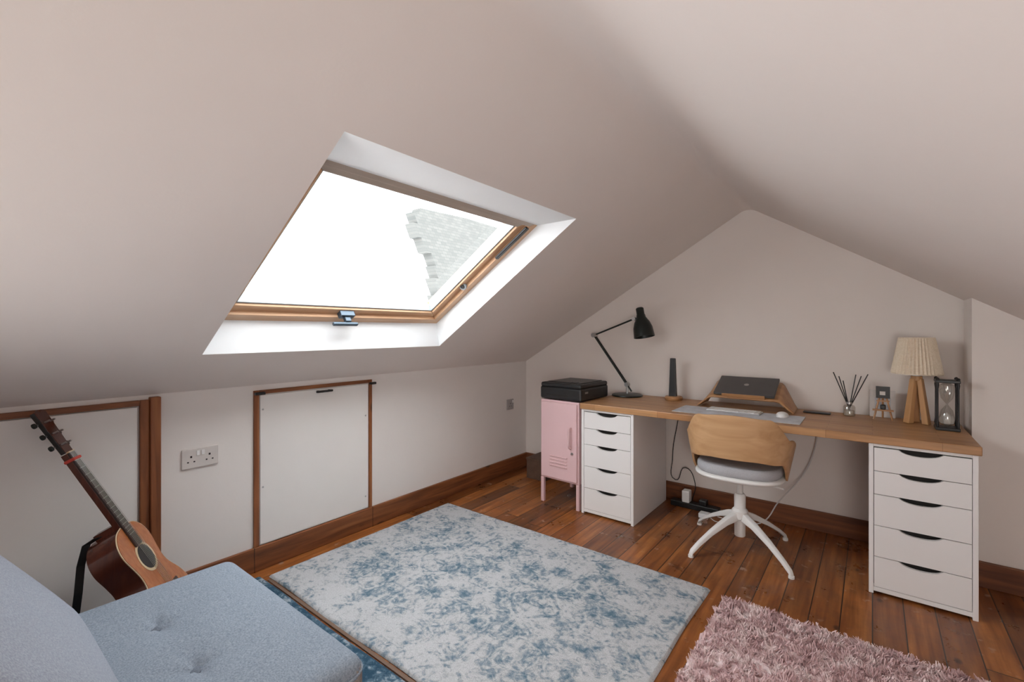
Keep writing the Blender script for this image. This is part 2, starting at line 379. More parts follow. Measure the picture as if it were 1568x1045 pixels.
nb=group('neighbour_house',(-8,11,0))
pts=[(7.40,4.18),(7.30,4.02),(7.12,4.02),(7.12,3.72),(6.98,3.72),(6.98,3.36),(7.08,3.36),(7.08,3.0),(7.22,3.0),(7.22,2.7),(7.16,2.7),(7.16,2.4),(7.02,2.4),(7.02,2.0),(6.9,2.0),(6.9,-1),(16,-1),(16,4.1),(9,4.25)]
prism('roof_slope',[(-8-(z-3)*.5,y,z) for y,z in pts],(-.3,0,0),M['slate'],nb)

# ------------------------------------------------------------ left knee wall joinery
bh=.122
box('baseboard_left',XL,XL+.018,.645,Y1,0,bh,M['pine'],None,.004)
box('baseboard_back',XL+.018,PX,Y1-.018,Y1,0,bh,M['pinex'],None,.004)
box('baseboard_pillar',PX,XR,PY-.018,PY,0,bh,M['pinex'],None,.004)
d1=group('door_1',(XL,1.385,.5))
ya,yb=1.035,1.735; zt=.920
box('stile_left',XL,XL+.012,ya,ya+.026,bh,zt,M['pinez'],d1,.002)
box('stile_right',XL,XL+.012,yb-.02,yb,bh,zt,M['pinez'],d1,.002)
box('head_rail',XL,XL+.012,ya+.026,yb-.02,zt-.02,zt,M['pine'],d1,.002)
box('panel',XL,XL+.008,ya+.032,yb-.026,bh+.004,zt-.026,M['hatch'],d1,.002)
box('stop_left',XL+.012,XL+.03,ya+.0,ya+.05,zt-.022,zt-.008,M['black'],d1,.003)
box('stop_right',XL+.012,XL+.03,yb-.022,yb+.02,zt-.03,zt-.016,M['black'],d1,.003)
box('handle',XL+.02,XL+.032,1.36,1.46,zt-.045,zt-.033,M['black'],d1,.004)
box('handle_foot_a',XL+.008,XL+.022,1.37,1.38,zt-.045,zt-.033,M['black'],d1)
box('handle_foot_b',XL+.008,XL+.022,1.44,1.45,zt-.045,zt-.033,M['black'],d1)
for i,z in enumerate((.82,.70,.42,.2)): cyl(f'screw_{i}',(XL+.008,yb-.045 if i%2 else ya+.045,z),(XL+.0095,yb-.045 if i%2 else ya+.045,z),.005,M['steel'],d1,n=10)
box('seam_shadow_1',XL,XL+.0195,ya-.001,ya+.001,0,bh+.001,M['shadowgap'])  # dark strip standing in for the shadow gap of the baseboard seam
box('seam_shadow_2',XL,XL+.0195,yb-.001,yb+.001,0,bh+.001,M['shadowgap'])  # same painted-dark seam strip at the other hatch edge
d2=group('door_2',(XL,0,.5))
box('post_outer',XL,XL+.035,.605,.643,0,zt+.018,M['pinez'],d2,.004)
box('post_inner',XL,XL+.022,.572,.605,0,zt+.008,M['pinez'],d2,.004)
box('head_rail',XL,XL+.022,-1.0,.572,zt-.015,zt+.008,M['pine'],d2,.003)
box('panel',XL,XL+.010,-1.0,.566,.01,zt-.02,M['hatch'],d2,.002)

def socket(name,x,yc,zc,w,h,double,m):
    g=group(name,(x,yc,zc))
    box('plate',x,x+.009,yc-w/2,yc+w/2,zc-h/2,zc+h/2,m,g,.003)
    cs=[yc-w/4,yc+w/4] if double else [yc]
    for i,c in enumerate(cs):
        box(f'earth_{i}',x+.009,x+.0094,c-.004,c+.004,zc+.004,zc+.013,M['black'],g)
        box(f'live_{i}',x+.009,x+.0094,c-.016,c-.009,zc-.018,zc-.012,M['black'],g)
        box(f'neutral_{i}',x+.009,x+.0094,c+.009,c+.016,zc-.018,zc-.012,M['black'],g)
        sy=yc+(-.010 if i==0 else .010) if double else c+.03
        box(f'switch_{i}',x+.009,x+.013,sy-.006,sy+.006,zc+.012,zc+.034,M['white'],g,.001)
socket('double_wall_socket',XL,.80,.635,.150,.090,True,M['sock'])
socket('wall_socket',XL,3.14,.585,.09,.09,False,M['ssteel'])

# ------------------------------------------------------------ drawers + desk
def drawers(x0,x1,name):
    y0,y1=2.735,3.315; H=.70; g=group(name,((x0+x1)/2,(y0+y1)/2,0)); t=.018
    box('side_left',x0,x0+t,y0,y1,.0,H,M['lacq'],g,.0015); box('side_right',x1-t,x1,y0,y1,.0,H,M['lacq'],g,.0015)
    box('top_panel',x0+t,x1-t,y0+.002,y1,H-.014,H,M['lacq'],g,.001); box('bottom_panel',x0+t,x1-t,y0+.002,y1,.012,.032,M['lacq'],g,.001)
    box('back_panel',x0+t,x1-t,y1-.01,y1,.032,H-.014,M['lacq'],g)
    box('inner_shadow',x0+t,x1-t,y0+.035,y0+.04,.032,H-.014,M['shadowgap'],g)
    hs=[.110,.108,.145,.145,.141]; z=H-.016; gp=.003; xc=(x0+x1)/2; a,b_=x0+t+.002,x1-t-.002
    for i,h in enumerate(hs):
        zt_=z-gp; zb=z-h; hw=.075; dp=.021
        pts=[(a,zb),(b_,zb),(b_,zt_)]
        for k in range(0,13):
            u=1-k/12*2
            pts.append((xc+hw*u, zt_- dp*(1-abs(u)**2.6)**.8 if abs(u)<1 else zt_))
        pts.append((a,zt_))
        prism(f'drawer_front_{i+1}',[(x,y0+.001,zz) for x,zz in pts],(0,.016,0),M['lacq'],g)
        z=zb
    return g
drawers(-1.545,-1.176,'drawer_unit')
drawers(-.014,.352,'drawer_unit')
dk=box('desk',-1.55,.362,2.722,3.355,.7005,.739,M['desk'],None,.004)
DZ=.739

# ------------------------------------------------------------ pink locker
lk=group('locker_cabinet',(-1.72,2.9,0))
LX=Matrix.Translation((-1.885,2.745,0))@Matrix.Rotation(math.radians(-2.5),4,'Z')
w,dp=.322,.40
def lb(n,*a,m=M['pink'],b=.004): return box(n,*a,m,lk,b,X=LX)
lb('carcass',0,w,.004,dp,.175,.735,b=.006)
lb('door',.012,w-.012,-.008,.004,.190,.722,b=.003)
for i,(lx,ly) in enumerate(((.0,.0),(w-.025,.0),(.0,dp-.025),(w-.025,dp-.025))):
    lb(f'leg_{i+1}',lx,lx+.025,ly+.004,ly+.029,0,.176,b=.003)
for i in range(4):
    zz=.275+i*.022
    lb(f'louvre_{i+1}',.09,.235,-.016,-.006,zz,zz+.009,b=.004)
hp=[LX@Vector((.262,-.008,.42)),LX@Vector((.262,-.03,.43)),LX@Vector((.262,-.032,.50)),LX@Vector((.262,-.03,.55)),LX@Vector((.262,-.008,.56))]
tube('handle',hp,.007,M['pink'],lk)
cyl('lock',LX@Vector((.275,-.008,.385)),LX@Vector((.275,-.014,.385)),.009,M['steel'],lk)

pg=group('printer',(-1.72,2.93,.735))
PXm=Matrix.Translation((-1.885,2.748,.737))@Matrix.Rotation(math.radians(-2.5),4,'Z')
box('body',-.004,.339,-.002,.373,.004,.092,M['black'],pg,.014,4,X=PXm)
box('lid',-.001,.336,.001,.370,.088,.120,M['black'],pg,.012,4,X=PXm)
box('scanner_cover',.03,.305,.05,.34,.1195,.125,M['black'],pg,.003,X=PXm)
cyl('dial',PXm@Vector((.23,.10,.124)),PXm@Vector((.23,.10,.130)),.03,M['laptop'],pg)
box('tray_slot',.05,.285,-.0035,-.001,.03,.040,M['shadowgap'],pg,X=PXm)
box('badge',.337,.3395,.05,.09,.055,.067,M['logo'],pg,X=PXm)

cb=group('storage_box',(-2.17,3.2,0))
box('body',-2.27,-2.09,3.10,3.32,0,.15,M['card'],cb,.003); box('lid',-2.274,-2.086,3.096,3.324,.15,.17,M['card'],cb,.003)

# ------------------------------------------------------------ desk lamp
dl=group('desk_lamp',(-1.443,3.235,DZ)); by=3.235; bx=-1.440
lathe('base',[(.0,0),(.108,0),(.112,.004),(.110,.010),(.10,.014),(.02,.018),(.0,.018)],(bx,by,DZ+.0005),M['blackm'],dl,n=48,caps=False)
cyl('post',(bx,by,DZ+.015),(bx,by,DZ+.075),.008,M['steel'],dl)
cyl('pivot_low',(bx,by-.018,DZ+.085),(bx,by+.018,DZ+.085),.016,M['steel'],dl)
el=Vector((-1.712,by,1.190)); jh=Vector((-1.385,by,1.312)); pl=Vector((bx,by,DZ+.085))
for i,o in enumerate((-.012,.012)):
    cyl(f'lower_arm_{i+1}',pl+Vector((0,o,0)),el+Vector((0,o,0)),.0055,M['blackm'],dl)
cyl('tail',pl,pl+Vector((.035,0,-.05)),.006,M['blackm'],dl)
cyl('elbow',el+Vector((0,-.024,0)),el+Vector((0,.024,0)),.018,M['steel'],dl)
cyl('upper_arm',el,jh,.0065,M['blackm'],dl)
cyl('head_joint',jh+Vector((0,-.018,0)),jh+Vector((0,.018,0)),.014,M['steel'],dl)
ht=Vector((-1.340,by-.01,1.392)); hbm=Vector((-1.295,by-.03,1.180)); ax=(hbm-ht); Lh=ax.length
lathe('head',[(.001,0),(.022,0),(.028,.006),(.028,.05),(.031,.055),(.034,.075),(.055,.11),(.068,.15),(.074,Lh),(.071,Lh),(.064,.15),(.05,.115),(.001,.10)],ht,M['blackm'],dl,ax,40,caps=False)
cyl('head_link',jh,ht+ax*.35,.007,M['blackm'],dl)

tw=group('incense_holder',(-1.10,3.25,DZ))
lathe('base',[(.0,0),(.056,0),(.060,.006),(.060,.018),(.054,.026),(.0,.028)],(-1.10,3.25,DZ+.0005),M['standw'],tw,n=40,caps=False)
V=[]
for z,w2,t2 in ((DZ+.024,.026,.016),(DZ+.15,.022,.013),(DZ+.292,.018,.010)):
    V+=[(-1.105-w2,3.25-t2,z),(-1.105+w2,3.25-t2,z),(-1.105+w2,3.25+t2,z),(-1.105-w2,3.25+t2,z)]
F=[(0,3,2,1),(8,9,10,11)]
for j in range(2):
    for i in range(4): F.append((4*j+i,4*j+(i+1)%4,4*j+4+(i+1)%4,4*j+4+i))
bev(mk('tower',V,F,M['black'],tw),.004)

# ------------------------------------------------------------ laptop stand + laptop
ls=group('laptop_stand',(-.62,3.2,DZ)); xc=-.625
prof=[(-.262,0),(-.25,.02),(-.205,.112),(-.196,.13),(-.182,.142),(-.165,.146),(.165,.146),(.182,.142),(.196,.13),(.205,.112),(.25,.02),(.262,0)]
def standf(u,v):
    i=u*(len(prof)-1); k=min(int(i),len(prof)-2); fr=i-k
    x=prof[k][0]*(1-fr)+prof[k+1][0]*fr; z=prof[k][1]*(1-fr)+prof[k+1][1]*fr
    sc=.42+.62*v
    return Vector((xc+x*(1.03-.02*v),3.09+.21*v,DZ+.0105+z*sc))
so=grid('bent_wood',standf,66,8,M['standw'],ls); md=so.modifiers.new('s','SOLIDIFY'); md.thickness=.009; md.offset=-1
lp=group('laptop',(xc,3.17,DZ+.15))
an=math.atan2(.146*.62,.21)
LM=Matrix.Translation((xc,3.094,DZ+.0105+.146*.42+.0105))@Matrix.Rotation(an,4,'X')
box('base',-.170,.170,0,.225,0,.010,M['laptop'],lp,.004,3,X=LM); box('lid',-.170,.170,0,.225,.011,.017,M['laptop'],lp,.003,3,X=LM)
lathe('logo',[(.0,0),(.014,0),(.014,.0005),(0,.0005)],LM@Vector((0,.12,.0171)),M['logo'],lp,LM.to_3x3()@Vector((0,0,1)),24,caps=False)
box('front_lip',-.12,.12,-.008,-.001,-.006,.016,M['standw'],ls,.002,X=LM)
box('desk_mat',-.955,-.295,2.785,3.05,DZ+.0003,DZ+.0035,M['mat'],None,.001)
kb=group('keyboard',(-.65,3.0,DZ))
KM=Matrix.Translation((-.005,-.015,0))
box('body',-.79,-.50,2.945,3.055,DZ+.0037,DZ+.0105,M['alum'],kb,.003,X=KM)
kw=.285/14.5
for r in range(5):
    for c in range(14):
        x=-.787+c*kw*1.02; y=2.949+r*.0205
        if r==0 and 4<=c<=8:
            if c==4: box('space_bar',x,x+kw*5-.002,y,y+.018,DZ+.0105,DZ+.0135,M['key'],kb,.001,X=KM)
            continue
        box(f'key_{r}_{c}',x,x+kw-.002,y,y+.0180,DZ+.0105,DZ+.0135,M['key'],kb,X=KM)
ms=group('computer_mouse',(-.40,2.98,DZ))
def mf(u,v):
    a=2*math.pi*u; r=math.sin(v*math.pi/2); return Vector((-.40+.031*r*math.cos(a),2.98+.055*r*math.sin(a),DZ+.0037+.026*math.cos(v*math.pi/2)**.7))
grid('shell',mf,32,10,M['key'],ms,True)
box('phone',-.325,-.19,3.215,3.27,DZ+.0003,DZ+.009,M['black'],None,.003)

# ------------------------------------------------------------ reed diffuser
rd=group('reed_diffuser',(-.105,3.27,DZ)); c=(-.105,3.27,DZ+.0005)
lathe('bottle',[(.0,0),(.026,0),(.029,.004),(.029,.048),(.024,.058),(.012,.062),(.012,.074)],c,M['gl'],rd,n=32,caps=False)
lathe('oil',[(.0,.003),(.025,.003),(.025,.03),(0,.03)],c,mat('oil',(.62,.56,.48),.1),rd,n=24,caps=False)
lathe('collar',[(.009,.066),(.014,.066),(.014,.078),(.009,.078)],c,M['steel'],rd,n=24,caps=False)
for i,(dx,dy,h) in enumerate(((-.075,.0,.245),(-.05,.03,.22),(-.028,-.02,.20),(.03,.02,.235),(.055,-.01,.23),(.085,.02,.24))):
    cyl(f'reed_{i+1}',(c[0]-dx*.1,c[1]-dy*.1,DZ+.02),(c[0]+dx,c[1]+dy,DZ+h),.0026,M['black'],rd,n=8)
# ------------------------------------------------------------ mini easel
ez=group('mini_easel',(.045,3.24,DZ)); ex,ey=.045,3.235
cyl('leg_l',(ex-.04,ey-.02,DZ+.001),(ex-.004,ey+.012,DZ+.175),.0045,M['standw'],ez,n=8)
cyl('leg_r',(ex+.04,ey-.02,DZ+.001),(ex+.004,ey+.012,DZ+.175),.0045,M['standw'],ez,n=8)
cyl('leg_back',(ex,ey+.06,DZ+.001),(ex,ey+.014,DZ+.165),.0045,M['standw'],ez,n=8)
box('ledge',ex-.045,ex+.045,ey-.03,ey-.010,DZ+.05,DZ+.058,M['standw'],ez,.001)
box('cross_bar',ex-.028,ex+.028,ey-.004,ey+.002,DZ+.098,DZ+.105,M['standw'],ez,.001)
box('canvas',ex-.03,ex+.03,ey-.012,ey-.004,DZ+.118,DZ+.182,M['black'],ez,.001)
box('canvas_art',ex-.014,ex+.01,ey-.0128,ey-.0119,DZ+.135,DZ+.155,M['paper'],ez)
box('figurine',ex-.012,ex+.012,ey-.026,ey-.014,DZ+.058,DZ+.085,M['black'],ez,.005)
cg=group('greeting_card',(.05,3.32,DZ))
box('card_front',-.01,.10,3.318,3.320,DZ+.001,DZ+.15,M['paper'],cg); box('card_print',.01,.08,3.3172,3.3179,DZ+.04,DZ+.11,M['mat'],cg)
box('card_back',-.01,.10,3.335,3.337,DZ+.001,DZ+.15,M['paper'],cg); box('card_spine',-.012,-.01,3.318,3.337,DZ+.001,DZ+.15,M['paper'],cg)

# ------------------------------------------------------------ table lamp
tl=group('table_lamp',(.182,3.215,DZ)); tx,ty=.182,3.215
NP=40
def sf(u,v):
    a=2*math.pi*u; r=(.070+(.102-.070)*v); r+= .0035*(1 if round(u*NP*2)%2==0 else -1)
    return Vector((tx+r*math.cos(a),ty+r*math.sin(a),1.188-.187*v))
sh=grid('pleated_shade',sf,NP*2,6,M['shade'],tl,True,smooth=False); md=sh.modifiers.new('s','SOLIDIFY'); md.thickness=.0015
lathe('shade_rim_top',[(.065,1.184),(.073,1.184),(.073,1.190),(.065,1.190),(.065,1.184)],(tx,ty,0),M['shade'],tl,n=48,caps=False)
lathe('shade_rim_bottom',[(.097,.998),(.105,.998),(.105,1.004),(.097,1.004),(.097,.998)],(tx,ty,0),M['shade'],tl,n=48,caps=False)
cyl('shade_spider',(tx-.07,ty,1.17),(tx+.07,ty,1.17),.002,M['steel'],tl,n=8)
cyl('bulb_holder',(tx,ty,.985),(tx,ty,1.06),.016,M['white'],tl)
lathe('bulb',[(.012,1.06),(.028,1.09),(.03,1.11),(.02,1.13),(.001,1.137)],(tx,ty,0),M['white'],tl,n=20,caps=False)
cyl('top_block',(tx,ty,.965),(tx,ty,.988),.024,M['oakz'],tl)
for i,a in enumerate((-150,-30,90)):
    a=math.radians(a+6); dirv=Vector((math.cos(a),math.sin(a),0)); tn=Vector((-dirv.y,dirv.x,0))
    P=[]
    for r0,r1,z,hw in ((.004,.026,.975,.014),(.028,.056,.7405,.019)):
        P.append([Vector((tx,ty,z))+dirv*r+tn*sg*hw for r,sg in ((r0,-1),(r1,-1),(r1,1),(r0,1))])
    V=P[0]+P[1]; o=mk(f'leg_{i+1}',V,[(0,1,2,3),(7,6,5,4)]+[(k,k+4,(k+1)%4+4,(k+1)%4) for k in range(4)],M['oakz'],tl); fixn(o); bev(o,.004,3)

# ------------------------------------------------------------ hourglass in black frame
hx_,hy_=.288,3.10; hw=.045; hg=group('hourglass',(hx_,hy_,DZ)); q=.74
for z0,z1 in ((DZ+.0005,DZ+.016),(DZ+.232,DZ+.246)):
    box('plate',hx_-hw,hx_+hw,hy_-hw,hy_+hw,z0,z1,M['black'],hg,.003)
for i,(sx_,sy_) in enumerate(((-1,-1),(1,-1),(1,1),(-1,1))):
    X_=hx_+sx_*(hw-.008); Y_=hy_+sy_*(hw-.008)
    lathe(f'post_{i+1}',[(.005,.015),(.0065,.03),(.004,.05),(.004,.20),(.0065,.22),(.005,.235)],(X_,Y_,DZ),M['black'],hg,n=12)
    lathe(f'finial_{i+1}',[(.007,.246),(.008,.252),(.003,.258)],(X_,Y_,DZ),M['black'],hg,n=12)
lathe('glass_bulbs',[(r*q,h) for r,h in [(.012,.018),(.036,.03),(.040,.06),(.030,.095),(.006,.122),(.005,.128),(.030,.155),(.040,.19),(.036,.22),(.012,.232)]],(hx_,hy_,DZ),M['gl'],hg,n=32,caps=False)
lathe('sand',[(.0,.02),(.034*q,.032),(.037*q,.05),(.03*q,.066),(0,.085)],(hx_,hy_,DZ),M['sand'],hg,n=24,caps=False)

# ------------------------------------------------------------ swivel chair
CX,CY=-.588,2.835
ch=group('desk_chair',(CX,CY,0))
rot=Matrix.Translation((CX,CY,0))@Matrix.Rotation(math.radians(3),4,'Z')
def sm(x0,x1,x):
    t=max(0,min(1,(x-x0)/(x1-x0))); return t*t*(3-2*t)
def shell(u,v):
    phi=math.radians(-112+224*u); a=abs(phi)
    sx_=math.copysign(abs(math.sin(phi))**.85,math.sin(phi)); cy_=math.copysign(abs(math.cos(phi))**.85,math.cos(phi))
    top=.786-.012*sm(0,.6,a)-.115*sm(.62,1.25,a)-.07*sm(1.3,1.955,a)
    bot=.550-.015*sm(.3,.9,a)-.115*sm(.95,1.6,a)
    e=sm(1.75,1.96,a); midz=(top+bot)/2
    top=top-(top-midz)*.35*e; bot=bot+(midz-bot)*.1*e
    z=bot+(top-bot)*v
    flare=1+.05*(v)-.10*(1-v)*sm(.9,1.6,a)
    rx,ry=.258*flare,.238*flare
    return rot@Vector((rx*sx_,-ry*cy_-.0-.02*v,z))
o=grid('plywood_shell',shell,72,14,M['oak'],ch); md=o.modifiers.new('s','SOLIDIFY'); md.thickness=.012; md.offset=-1; bev(o,.003)
def se(t,rx,ry,p=.7):
    c_,s2=math.cos(t),math.sin(t); return Vector((rx*math.copysign(abs(c_)**p,c_),ry*math.copysign(abs(s2)**p,s2),0))
def padf(rx,ry,z0,z1,ed,cy=0):
    prof=[(0,z0)]+[(1-ed+ed*math.sin(i/8*math.pi/2*1),z0+(z1-z0)*.5*(1-math.cos(i/8*math.pi/2))) for i in range(9)]
    prof+=[(1-ed+ed*math.cos(i/8*math.pi/2),z0+(z1-z0)*(.5+.5*math.sin(i/8*math.pi/2))) for i in range(1,9)]+[(.5,z1-.004),(0,z1-.008)]
    def f(u,v):
        i=v*(len(prof)-1); k=min(int(i+1e-6),len(prof)-2); fr=i-k; r=prof[k][0]*(1-fr)+prof[k+1][0]*fr; z=prof[k][1]*(1-fr)+prof[k+1][1]*fr
        q=se(2*math.pi*u,rx*r,ry*r); q.z=z; q.y+=cy; return rot@q
    return f,len(prof)-1
f1,n1=padf(.215,.21,.445,.500,.08,.0); grid('seat_cushion',f1,56,n1,M['seat'],ch,True)
f2,n2=padf(.225,.215,.420,.448,.10,.0); grid('seat_pan',f2,56,n2,M['whitem'],ch,True)
lathe('mechanism',[(.0,.375),(.06,.375),(.10,.40),(.11,.424),(0,.424)],(CX,CY,0),M['whitem'],ch,caps=False)
cyl('lever',rot@Vector((.05,-.02,.40)),rot@Vector((.22,-.06,.392)),.006,M['whitem'],ch)
lathe('column',[(.016,.25),(.016,.38)],(CX,CY,0),M['whitem'],ch,n=24)
lathe('column_sleeve',[(.023,.07),(.028,.075),(.030,.30),(.024,.31),(.016,.312)],(CX,CY,0),M['whitem'],ch,n=28)
lathe('hub',[(.030,.165),(.042,.175),(.042,.215),(.032,.228)],(CX,CY,0),M['whitem'],ch,n=28)
for i in range(4):
    a=math.radians(55.5+90*i); dv=Vector((math.cos(a),math.sin(a),0)); tn=Vector((-dv.y,dv.x,0))
    secs=[(.02,.19,.024,.022),(.10,.165,.021,.017),(.20,.115,.018,.013),(.28,.065,.016,.011),(.325,.030,.015,.010),(.335,.012,.014,.009)]
    V=[];F=[]
    for r,z,hw,hh in secs:
        up=Vector((0,0,1))
        for sx_,sz in ((-1,-1),(1,-1),(.7,1),(-.7,1)): V.append(Vector((CX,CY,z))+dv*r+tn*hw*sx_+up*hh*sz)
    for k in range(len(secs)-1):
        for q in range(4): F.append((4*k+q,4*k+(q+1)%4,4*k+4+(q+1)%4,4*k+4+q))
    F+=[(3,2,1,0),tuple(range(4*len(secs)-4,4*len(secs)))]
    o=mk(f'leg_{i+1}',V,F,M['whitem'],ch,True); fixn(o); bev(o,.004,3)
    cyl(f'glide_{i+1}',(CX+dv.x*.33,CY+dv.y*.33,0),(CX+dv.x*.33,CY+dv.y*.33,.012),.014,M['whitem'],ch)

cbz=group('power_cables',(-.3,3.3,.4))
tube('desk_cable',[(-.26,3.350,.695),(-.27,3.35,.55),(-.33,3.33,.35),(-.45,3.25,.18),(-.55,3.2,.03),(-.7,3.25,.008),(-.9,3.215,.012)],.004,M['cable'],cbz)
tube('lamp_cable',[(-1.0,3.335,.03),(-.98,3.34,.15),(-1.05,3.345,.25),(-1.12,3.345,.15),(-1.14,3.345,.30),(-1.1,3.35,.60)],.003,M['black'],cbz)
ps=group('power_strip',(-1.0,3.2,0))
box('strip',-1.12,-.80,3.24,3.30,.0,.04,M['black'],ps,.006)
box('plug_white',-1.04,-.99,3.235,3.295,.04,.12,M['white'],ps,.006); box('plug_black',-.93,-.88,3.245,3.295,.04,.075,M['black'],ps,.006)
pd=group('power_adapter',(-.85,3.16,0))
box('brick',-.90,-.84,3.13,3.19,0,.03,M['white'],pd,.005); tube('lead',[(-.84,3.16,.012),(-.78,3.12,.006),(-.74,3.18,.006),(-.80,3.21,.006)],.0025,M['cable'],pd)

# ------------------------------------------------------------ rugs
def rug(name,x0,x1,y0,y1,h,m,nx,ny,border=None):
    def f(u,v):
        x=x0+(x1-x0)*u; y=y0+(y1-y0)*v
        e=min(u*(x1-x0),(1-u)*(x1-x0),v*(y1-y0),(1-v)*(y1-y0)); k=min(1,e/.012)
        z=.002+h*math.sqrt(max(0,1-(1-k)**2))+ (random.uniform(-.0012,.0012) if k>=1 else 0)
        return Vector((x+.003*math.sin(y*9)*(1 if u in(0,1) else 0),y+.003*math.sin(x*8)*(1 if v in (0,1) else 0),z))
    return grid(name,f,nx,ny,m,None)
rug('area_rug',-2.36,-.604,1.06,2.285,.012,M['rug'],260,180)
rug('area_rug',-2.40,-.62,-.4,1.035,.008,M['rug2'],150,120)
box('rug_binding',-2.33,-.63,1.041,1.055,.0005,.006,M['rugb'])
sx0,sx1,sy0,sy1=-.535,.70,.75,2.255
V=[];F=[]
def addv(p): V.append(p); return len(V)-1
for p in ((sx0,sy0,.001),(sx1,sy0,.001),(sx1,sy1,.001),(sx0,sy1,.001),(sx0,sy0,.012),(sx1,sy0,.012),(sx1,sy1,.012),(sx0,sy1,.012)): addv(Vector(p))
F+=[(0,3,2,1),(4,5,6,7),(0,1,5,4),(1,2,6,5),(2,3,7,6),(3,0,4,7)]
for c_ in range(8500):
    cx_=random.uniform(sx0+.003,sx1-.003); cy_=random.uniform(sy0+.003,sy1-.003)
    lean=random.uniform(0,2*math.pi); la=random.uniform(.004,.018); hh=random.uniform(.022,.031)
    for q in range(9):
        bx_=cx_+random.gauss(0,.007); by_=cy_+random.gauss(0,.007)
        bx_=min(max(bx_,sx0),sx1); by_=min(max(by_,sy0),sy1)
        dx_=math.cos(lean)*la+(cx_-bx_)*.4+random.gauss(0,.003); dy_=math.sin(lean)*la+(cy_-by_)*.4+random.gauss(0,.003)
        h_=hh*random.uniform(.8,1.1); wa=random.uniform(0,math.pi); wx,wy=math.cos(wa)*.0019,math.sin(wa)*.0019
        a0=addv(Vector((bx_-wx,by_-wy,.008))); a1=addv(Vector((bx_+wx,by_+wy,.008)))
        m0=addv(Vector((bx_+dx_*.35+wx,by_+dy_*.35+wy,h_*.65))); m1=addv(Vector((bx_+dx_*.35-wx,by_+dy_*.35-wy,h_*.65)))
        t0=addv(Vector((bx_+dx_+wx*.6,by_+dy_+wy*.6,h_))); t1=addv(Vector((bx_+dx_-wx*.6,by_+dy_-wy*.6,h_)))
        F.append((a0,a1,m0,m1)); F.append((m1,m0,t0,t1))
mk('shaggy_rug',V,F,M['shag'],None,True)

# ------------------------------------------------------------ futon chair (lower left)
so=group('futon_chair',(-1.4,.2,0))
def soft(name,x0,x1,y0,y1,z0,z1,m,X,bulge=.02,r=.05,buttons=(),nx=48,ny=36,side=None):
    cx_,cy_,cz=(x0+x1)/2,(y0+y1)/2,(z0+z1)/2; hx,hy,hz=(x1-x0)/2,(y1-y0)/2,(z1-z0)/2
    def top(u,v,sgn):
        x=-1+2*u; y=-1+2*v
        px=hx*x; py=hy*y
        ex_=min(hx-abs(px),r*1.0); ey_=min(hy-abs(py),r*1.0)
        kx=1-ex_/r; ky=1-ey_/r; k=min(1,math.hypot(max(0,kx),max(0,ky)))
        zz=(hz-min(r,hz))+min(r,hz)*math.sqrt(max(0,1-k*k))
        zz+=bulge*(1-x**4)*(1-y**4)
        if kx>0 and ky>0:
            l=math.hypot(kx,ky)
            if l>1:
                px=math.copysign(hx-r+r*kx/l,px); py=math.copysign(hy-r+r*ky/l,py)
        if sgn>0:
            for bx_,by_ in buttons:
                dx=cx_+px-bx_; dy=cy_+py-by_; d2=math.hypot(dx,dy); an_=math.atan2(dy,dx)
                zz-=.012*math.exp(-(d2/.026)**2)+.010*math.exp(-(d2/.08)**2)*(1+.35*math.cos(4*an_))
        return X@Vector((cx_+px,cy_+py,cz+sgn*zz))
    V=[];F=[]
    for sgn in (1,-1):
        b=len(V)
        for j in range(ny+1):
            for i in range(nx+1): V.append(top(i/nx,j/ny,sgn))
        for j in range(ny):
            for i in range(nx):
                q=(b+j*(nx+1)+i,b+j*(nx+1)+i+1,b+(j+1)*(nx+1)+i+1,b+(j+1)*(nx+1)+i); F.append(q if sgn>0 else q[::-1])
    n=(nx+1)*(ny+1)
    per=[i for i in range(nx+1)]+[j*(nx+1)+nx for j in range(1,ny+1)]+[ny*(nx+1)+i for i in range(nx-1,-1,-1)]+[j*(nx+1) for j in range(ny-1,0,-1)]
    for a,b_ in zip(per,per[1:]+per[:1]): F.append((a,n+a,n+b_,b_))
    o=mk(name,V,F,m,so,True); fixn(o)
    if side:
        o.data.materials.append(side)
        for p in o.data.polygons:
            if p.center.z<z1-.036: p.material_index=1
    return o
I4=Matrix.Identity(4)
sb=[(-1.533,.395),(-1.273,.405)]
soft('seat_cushion',-1.80,-.985,-.15,.685,.285,.425,M['blue'],I4,.010,.045,sb,150,150,side=M['beige'])
for i,(bx_,by_) in enumerate(sb):
    lathe(f'button_{i+1}',[(.0,.0),(.014,.0),(.0155,.003),(.013,.007),(.007,.0095),(.0,.0105)],(bx_,by_,.4085),M['blued'],so,n=24,caps=False)
tube('seat_piping',[(-.985,-.1,.386),(-.984,.3,.386),(-.984,.60,.386),(-.990,.655,.386),(-1.010,.678,.386),(-1.06,.686,.386),(-1.4,.686,.386),(-1.75,.686,.386)],.004,M['blue'],so)
soft('base_cushion',-1.79,-.99,-.15,.675,.10,.288,M['beige'],I4,.0,.03,(),20,20)
BMx=Matrix.Translation((0,.27,.39))@Matrix.Rotation(math.radians(-55),4,'X')
soft('back_cushion',-1.83,-.96,-.72,.02,-.17,.02,M['blue2'],BMx,.02,.07,(),60,50)
for i,(x,y) in enumerate(((-1.74,.62),(-1.04,.62),(-1.74,-.1),(-1.04,-.1))):
    cyl(f'foot_{i+1}',(x,y,0.0125),(x,y,.105),.022,M['oakz'],so)

